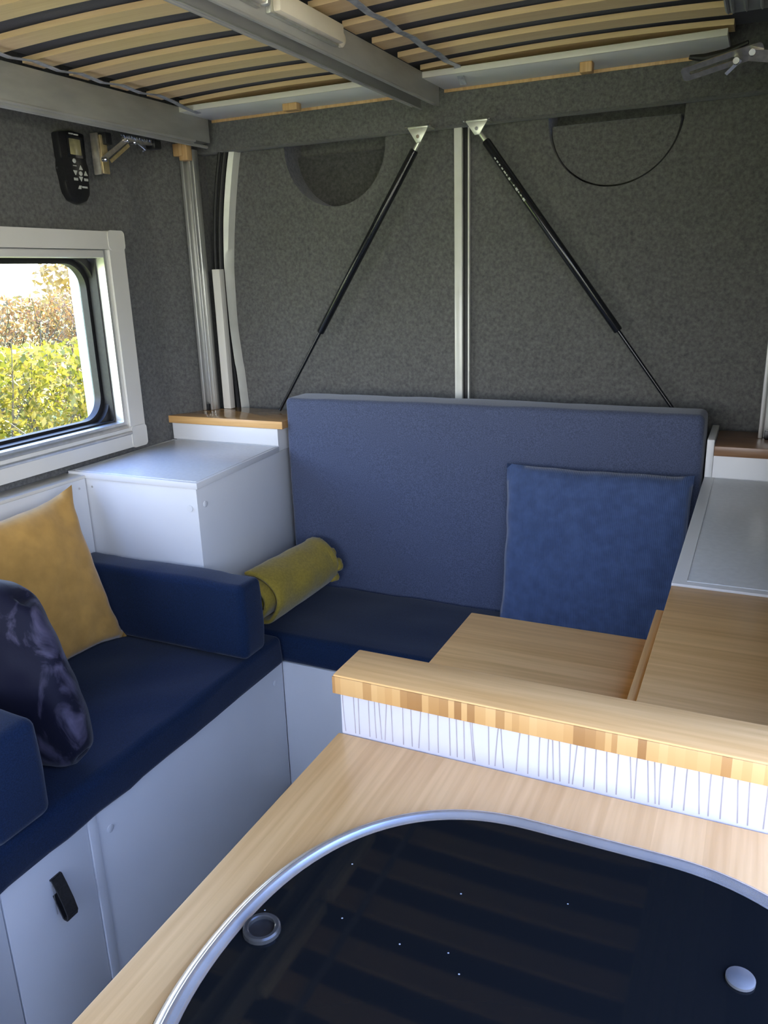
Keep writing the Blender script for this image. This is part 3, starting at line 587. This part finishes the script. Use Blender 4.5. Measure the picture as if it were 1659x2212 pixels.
# left corner cabinet
c = thing('corner_cabinet', 'white corner cabinet with raised back and bamboo shelf beside the bench', 'cabinet', (-1.45, 1.8, -1.38))
q = lambda pts, a, b_, m, n, lab=None, bev=0.001: obj(n, prism(NB(), pts, a, b_, 'z', bev), m, c, lab)
q([(-1.655, 1.5235), (-1.2400, 1.5235), (-1.290, 2.16), (-1.62, 2.16), (-1.62, 2.06), (-1.655, 1.9640)], -0.893, -0.4975, 'white', 'body')
q([(-1.655, 1.9645), (-1.2745, 1.9645), (-1.290, 2.16), (-1.62, 2.16)], -0.497, -0.4285, 'white', 'body')
q([(-1.660, 1.5185), (-1.2325, 1.5185), (-1.2705, 1.9600), (-1.668, 1.9600)], -0.497, -0.481, 'white', 'top_panel')
q([(-1.645, 1.5300), (-1.2420, 1.5300), (-1.2780, 1.9550), (-1.655, 1.9550)], -0.4808, -0.4800, 'matwhite', 'top_inlay')
q([(-1.663, 1.9610), (-1.2735, 1.9610), (-1.2735, 1.9645), (-1.663, 1.9645)], -0.4795, -0.429, 'white', 'upstand')
q([(-1.671, 1.9570), (-1.2525, 1.9570), (-1.2640, 2.150), (-1.565, 2.150), (-1.565, 2.1145), (-1.624, 2.1145), (-1.624, 2.06), (-1.640, 2.025)], -0.428, -0.405, 'bam_dark', 'shelf', 'glossy bamboo shelf')
q([(-1.671, 1.9555), (-1.2530, 1.9555), (-1.2530, 1.9568), (-1.671, 1.9568)], -0.4275, -0.4055, 'bam_x', 'shelf_edge')
obj('cover_cap', lathe(NB(), [(0.006, 0.003), (0.0085, 0.0015), (0.0085, 0)], (-1.263, 1.5205, -0.549), 'y', 18), 'white', c)
obj('cover_cap', lathe(NB(), [(0.0085, 0), (0.0085, 0.0015), (0.006, 0.003)], (-1.2425, 1.557, -0.545), 'x', 18), 'white', c)
obj('screw', lathe(NB(), [(0.001, -0.0015), (0.003, -0.001), (0.003, 0)], (-1.585, 1.5235, -0.520), 'y', 10), 'nickel', c)
# right rear cabinet
c = thing('side_cabinet', 'white cabinet along the right wall with dark shelf behind', 'cabinet', (0.02, 1.6, -1.38))
q([(-0.088, 1.252), (0.128, 1.252), (0.128, 1.964), (-0.088, 1.964)], -1.38, -0.4975, 'white', 'body')
q([(-0.094, 1.2465), (0.128, 1.2465), (0.128, 1.9640), (-0.094, 1.9640)], -0.497, -0.481, 'white', 'top_panel')
q([(-0.072, 1.262), (0.127, 1.262), (0.127, 1.956), (-0.072, 1.956)], -0.4808, -0.4802, 'matwhite', 'top_inlay')
q([(-0.094, 1.9645), (-0.078, 1.9645), (-0.078, 2.16), (-0.094, 2.16)], -1.0, -0.392, 'white', 'end_panel')
q([(-0.0775, 1.9645), (0.128, 1.9645), (0.128, 2.16), (-0.0775, 2.16)], -1.0, -0.4285, 'white', 'upstand')
q([(-0.077, 1.957), (0.128, 1.957), (0.128, 2.16), (-0.077, 2.16)], -0.428, -0.405, 'walnut', 'shelf', 'dark wooden shelf')
# wooden counter with pull-out table
c = thing('side_counter', 'bamboo counter top between white cabinet and bamboo capped upstand', 'counter', (0.02, 1.0, -1.38))
obj('body', bx(-0.085, 0.128, 0.748, 1.250, -1.38, -0.512), 'white', c)
obj('top', bx(-0.0935, 0.128, 0.742, 1.2455, -0.5115, -0.4845), 'bam_x', c)
obj('side_cleat', bx(-0.1065, -0.0945, 0.75, 1.168, -0.530, -0.496), 'bam_y', c, 'dark narrow cleat along the counter edge')
c = thing('pull_out_table', 'bamboo pull-out table leaf below the counter edge', 'table', (-0.24, 1.0, -0.56))
obj('leaf', bx(-0.388, -0.094, 0.742, 1.135, -0.552, -0.532, bev=0.002), 'bam_x', c)
for y in (0.80, 1.08): obj('runner', bx(-0.36, -0.086, y, y+0.02, -0.575, -0.5525), 'alu', c)

# ================================================================ kitchen unit in the foreground
k_ = thing('kitchen_unit', 'white kitchen cabinet under the bamboo worktop', 'cabinet', (-0.1, 0.2, -1.38))
obj('body', bx(-0.352, 0.20, -0.30, 0.716, -1.38, -0.509), 'white', k_)
for y0, y1 in ((-0.29, 0.20), (0.204, 0.70)): obj('door', bx(-0.3715, -0.3525, y0, y1, -1.30, -0.515), 'white', k_)
obj('worktop', bx(-0.381, 0.205, -0.31, 0.6675, -0.508, -0.480, bev=0.002), 'bam_y', None, 'bamboo kitchen worktop in the foreground around the glass lid', 'worktop')
u = thing('upstand', 'white upstand with grey line print and thick bamboo cap behind the worktop', 'upstand', (-0.09, 0.70, -0.508))
obj('panel', bx(-0.3775, 0.205, 0.6685, 0.722, -0.508, -0.4315), 'decor', u)
cp = obj('cap', bx(-0.3835, 0.205, 0.6645, 0.7285, -0.431, -0.4085, bev=0.002), 'bam_x', u, 'thick bamboo cap')
obj('front_edge', bx(-0.3837, 0.205, 0.6632, 0.6648, -0.4305, -0.4105, bev=0.0004), 'endgrain', cp, 'blocky end grain front edge')
b = NB(); x = -0.374
gaps = [0.0, .013, .0055, .0125, .007, .0055, .0075, .0065, .013, .0095, .010, .0095, .0105, .0125, .0075, .008, .0075, .002, .0165, .009, .0045, .0175, .0095, .011, .0085]
gaps += [random.uniform(.004, .015) for _ in range(70)]
for g in gaps:
    x += g
    if x > 0.2: break
    tilt = random.choice((0.0, 0.0008, 0.001, 0.0022, 0.0035, -0.003, 0.0)); cv = random.choice((0, 0, 0.0012))
    for s in range(4):
        def px(t): return x + tilt*(t-0.3) + cv*(t*t-t)
        t0, t1 = s/4, (s+1)/4
        za, zb = -0.432-(0.0455)*t0, -0.432-(0.0455)*t1
        vs = [b.verts.new(p) for p in ((px(t0)-0.0005, 0.6682, za), (px(t0)+0.0005, 0.6682, za), (px(t1)+0.0005, 0.6682, zb), (px(t1)-0.0005, 0.6682, zb))]; b.faces.new(vs)
obj('line_print', b, 'line', u)
# glass lid of the hob
cx, ax = -0.088, 0.244; pts = []
yc1, yc0, by, exx = 0.375, 0.374, 0.221, 0.19
NH = 28
def corner(cxx, cyy, rx, ry, a0):
    return [(cxx+rx*abs(math.cos(a))**0.92*(1 if math.cos(a) >= 0 else -1), cyy+ry*abs(math.sin(a))**0.92*(1 if math.sin(a) >= 0 else -1)) for a in [math.radians(a0+90*k/NH) for k in range(NH+1)]]
def lid(d): return (corner(cx+ax-exx, yc1, exx-d, by-d, 0)+corner(cx-ax+exx, yc1, exx-d, by-d, 90)+corner(cx-ax+exx, yc0, exx-d, by-d, 180)+corner(cx+ax-exx, yc0, exx-d, by-d, 270))
hb = thing('hob_lid', 'dark glass hob lid with a silver rim set in the worktop', 'hob', (-0.088, 0.33, -0.48))
obj('base_flange', ring(NB(), lid(-0.003), lid(0.006), -0.4798, -0.4765, 'z'), 'chrome', hb, sharp=60)
b = NB(); prof_ = [(0.0, -0.4765), (-0.0005, -0.4725), (0.003, -0.4700), (0.0055, -0.4695), (0.007, -0.4665), (0.0095, -0.4655), (0.012, -0.4665), (0.014, -0.4690), (0.0175, -0.4695)]
R = [[b.verts.new((p[0], p[1], z)) for p in lid(d)] for d, z in prof_]
for A_, B_ in zip(R, R[1:]):
    n_ = len(A_)
    for k in range(n_):
        try: b.faces.new((A_[k], A_[(k+1) % n_], B_[(k+1) % n_], B_[k]))
        except ValueError: pass
bmesh.ops.remove_doubles(b, verts=b.verts, dist=1e-5)
obj('rim', b, 'rim', hb, 'polished silver rim', sharp=70)
b = NB(); prism(b, lid(0.0170), -0.4755, -0.4698, 'z'); bmesh.ops.remove_doubles(b, verts=b.verts, dist=1e-5)
obj('glass', b, 'hobglass', hb, 'near black glass')
b = NB(); lathe(b, [(0.0098, 0.0), (0.0098, 0.0035), (0.0107, 0.0042), (0.0128, 0.0042), (0.0141, 0.0030), (0.0144, 0.0)], (-0.299, 0.392, -0.4697), 'z', 32)
obj('finger_hole', lathe(NB(), [(0.0100, 0.0), (0.0100, 0.0004)], (-0.299, 0.392, -0.4696), 'z', 28), 'rubber', hb)
bmesh.ops.delete(b, geom=[f for f in b.faces if len(f.verts) > 4], context='FACES'); obj('finger_ring', b, 'ringgrey', hb, 'grey ring around the finger hole')
obj('bumper', lathe(NB(), [(0.0096, 0.0), (0.0096, 0.0022), (0.008, 0.0032)], (0.028, 0.485, -0.4697), 'z', 28), 'grey', hb, 'round clear bumper')

# ================================================================ soft things
def pillow(name, w, h, t, org, xa, ya, m, label, **kw):
    sh = kw.pop('shear', 0); bm = pillow_mesh(w, h, t, **kw)
    for v in bm.verts: v.co.x -= sh*v.co.y
    place(bm, frame(org, xa, ya)); return obj(name, bm, m, None, label, 'pillow', sharp=80)
pillow('throw_pillow', 0.42, 0.385, 0.115, (-1.490, 1.190, -0.690), (0.03, 1, 0.03), (-0.27, 0, 1), 'mustard', 'mustard velvet pillow leaning on the white panel under the window', pinch=0.05, ear=0.016, wr=0.008, seed=3)
pillow('throw_pillow', 0.42, 0.37, 0.13, (-1.325, 0.925, -0.705), (1, 0.10, -0.02), (0, 0.03, 1), 'velvet', 'dark crushed velvet pillow in front of the mustard pillow', shear=0.33, pinch=0.0, ear=-0.05, wr=0.012, seed=8, flat=0.36)
pillow('throw_pillow', 0.445, 0.425, 0.085, (-0.337, 1.900, -0.686), (1, 0.0, 0.003), (0, 0.115, 1), 'cord', 'blue corduroy pillow leaning on the backrest behind the table', pinch=0.012, ear=0.003, wr=0.006, seed=14, flat=0.30)
# rolled blanket
bl = NB(); NT, NLn = 90, 26; turns = 2.6; rows = []
for j in range(NLn+1):
    v = j/NLn; row = []
    for i in range(NT+1):
        u = i/NT; a = math.radians(250) + turns*2*math.pi*u; rad = 0.026 + 0.056*u
        rad *= 1 + 0.05*math.sin(3.1*v+1) + 0.07*noise.noise(Vector((math.cos(a)*2, math.sin(a)*2, v*5)))
        yy = 1.600 + 0.335*v + (0.035*noise.noise(Vector((u*6, 3, 0))) if v > 0.9 else 0) + (0.012*math.sin(u*9) if v < 0.05 else 0)
        xx = -1.158 + 0.022*v + rad*math.cos(a); z = -0.899 + 0.080 + 0.004*v + rad*math.sin(a)*0.97
        row.append(bl.verts.new((xx, yy, z)))
    rows.append(row)
for A_, B_ in zip(rows, rows[1:]):
    for i in range(NT): bl.faces.new((A_[i], A_[i+1], B_[i+1], B_[i]))
ob = obj('rolled_blanket', bl, 'throw', None, 'rolled mustard fleece blanket lying on the seat beside the corner cabinet', 'blanket', sharp=80)
for k, (x, y, z, sx, sy, sz) in enumerate(((-1.150, 1.932, -0.762, 0.030, 0.024, 0.020), (-1.105, 1.938, -0.790, 0.020, 0.022, 0.016), (-1.082, 1.930, -0.820, 0.022, 0.026, 0.020), (-1.095, 1.925, -0.856, 0.022, 0.022, 0.018), (-1.15, 1.935, -0.82, 0.03, 0.018, 0.03))):
    f_ = NB(); bmesh.ops.create_uvsphere(f_, u_segments=20, v_segments=12, radius=1)
    for v in f_.verts:
        d_ = 1+0.22*noise.noise(v.co*1.7+Vector((k*3, 0, 0))); v.co = Vector((x+v.co.x*sx*d_, y+v.co.y*sy*d_, z+v.co.z*sz*d_))
    obj('end_fold', f_, 'throw', ob, sharp=80)
so = ob.modifiers.new('thickness', 'SOLIDIFY'); so.thickness = 0.012; so.offset = -1
su = ob.modifiers.new('smooth', 'SUBSURF'); su.levels = 1; su.render_levels = 1

# ================================================================ outside
GZ = -1.95
struct('ground', bx(-90, 60, -60, 60, GZ-0.3, GZ, bev=0), 'grass')
struct('bounce_ground', bx(-2.6, 9, -9, 9, GZ, GZ+0.02, bev=0), 'bounce')  # unseen pale patch of ground, added to bounce sunlight up into the van
def leaves(n, fn, size):
    bm = NB()
    for _ in range(n):
        c = Vector(fn()); a = Vector((random.gauss(0, 1), random.gauss(0, 1), random.gauss(0, 1))).normalized()
        b2 = a.cross(Vector((random.gauss(0, 1), random.gauss(0, 1), random.gauss(0, 1)))).normalized(); s = size*random.uniform(0.6, 1.3)
        k = a.cross(b2)*s*0.12
        bm.faces.new([bm.verts.new(c+x) for x in (-a*s, b2*s*0.45-k, a*s, -b2*s*0.45-k)])
    return bm
def twigs(n, fn, h, r):
    bm = NB()
    for _ in range(n):
        p = Vector(fn()); L = [p]; rr_ = [r]
        d = Vector((random.gauss(0, 0.25), random.gauss(0, 0.25), 1))
        for s in range(5):
            d = (d + Vector((random.gauss(0, 0.22), random.gauss(0, 0.22), 0))).normalized(); L.append(L[-1]+d*h/5); rr_.append(r*(1-0.17*(s+1)))
        tube(bm, L, rr_, 5)
        for s in (2, 3, 4):
            e_ = (d + Vector((random.gauss(0, 0.8), random.gauss(0, 0.8), 0.1))).normalized(); tube(bm, [L[s], L[s]+e_*h*0.16, L[s]+e_*h*0.3+Vector((0, 0, h*0.06))], [r*0.5, r*0.35, r*0.15], 4)
    return bm
def hedge(x, y0, y1, top, wid, n, size, lm, name, label, tw, cat='hedge', rag=0.10):
    t = thing(name, label, cat, (x, (y0+y1)/2, GZ))
    def f():
        y = random.uniform(y0, y1); tp = top + rag*noise.noise(Vector((y*1.3, x, 0)))*2
        z = GZ + (tp-GZ)*random.random()**0.55
        bulge = wid*(0.75+0.35*noise.noise(Vector((y*1.7, z*1.7, x)))); return (x + bulge*random.uniform(-1, 1)*(1 if random.random() < 0.4 else 1), y, z)
    fo = obj('foliage', leaves(n, f, size), lm, t, sharp=180); fo['kind'] = 'stuff'
    obj('branches', twigs(tw, lambda: (x+random.uniform(-wid, wid)*0.6, random.uniform(y0, y1), GZ), (top-GZ)*0.95, 0.016), 'bark', t)
hedge(-4.2, 1.6, 6.4, -0.40, 0.55, 22000, 0.030, 'leaf_y', 'hedge', 'near sunlit yellow green hedge outside the window', 40)
hedge(-6.6, 3.2, 9.4, -0.12, 0.5, 26000, 0.028, 'leaf_r', 'hedge', 'russet twiggy hedge behind the yellow one outside the window', 150, rag=0.06)
t = thing('autumn_tree', 'golden autumn tree above the hedges at the right of the window', 'tree', (-9.5, 10.3, GZ))
def crown():
    while True:
        p = Vector((random.uniform(-1, 1), random.uniform(-1, 1), random.uniform(-1, 1)))
        if p.length < 1: return (-9.5+p.x*1.3, 10.35+p.y*1.35+0.25*p.z, 0.15+p.z*1.6)
fo = obj('foliage', leaves(5200, crown, 0.075), 'leaf_g', t, sharp=180); fo['kind'] = 'stuff'
obj('trunk', tube(NB(), [(-9.5, 10.3, GZ), (-9.5, 10.32, -0.9), (-9.45, 10.3, 0.3), (-9.45, 10.35, 1.2)], [0.12, 0.10, 0.07, 0.03], 10), 'bark', t)
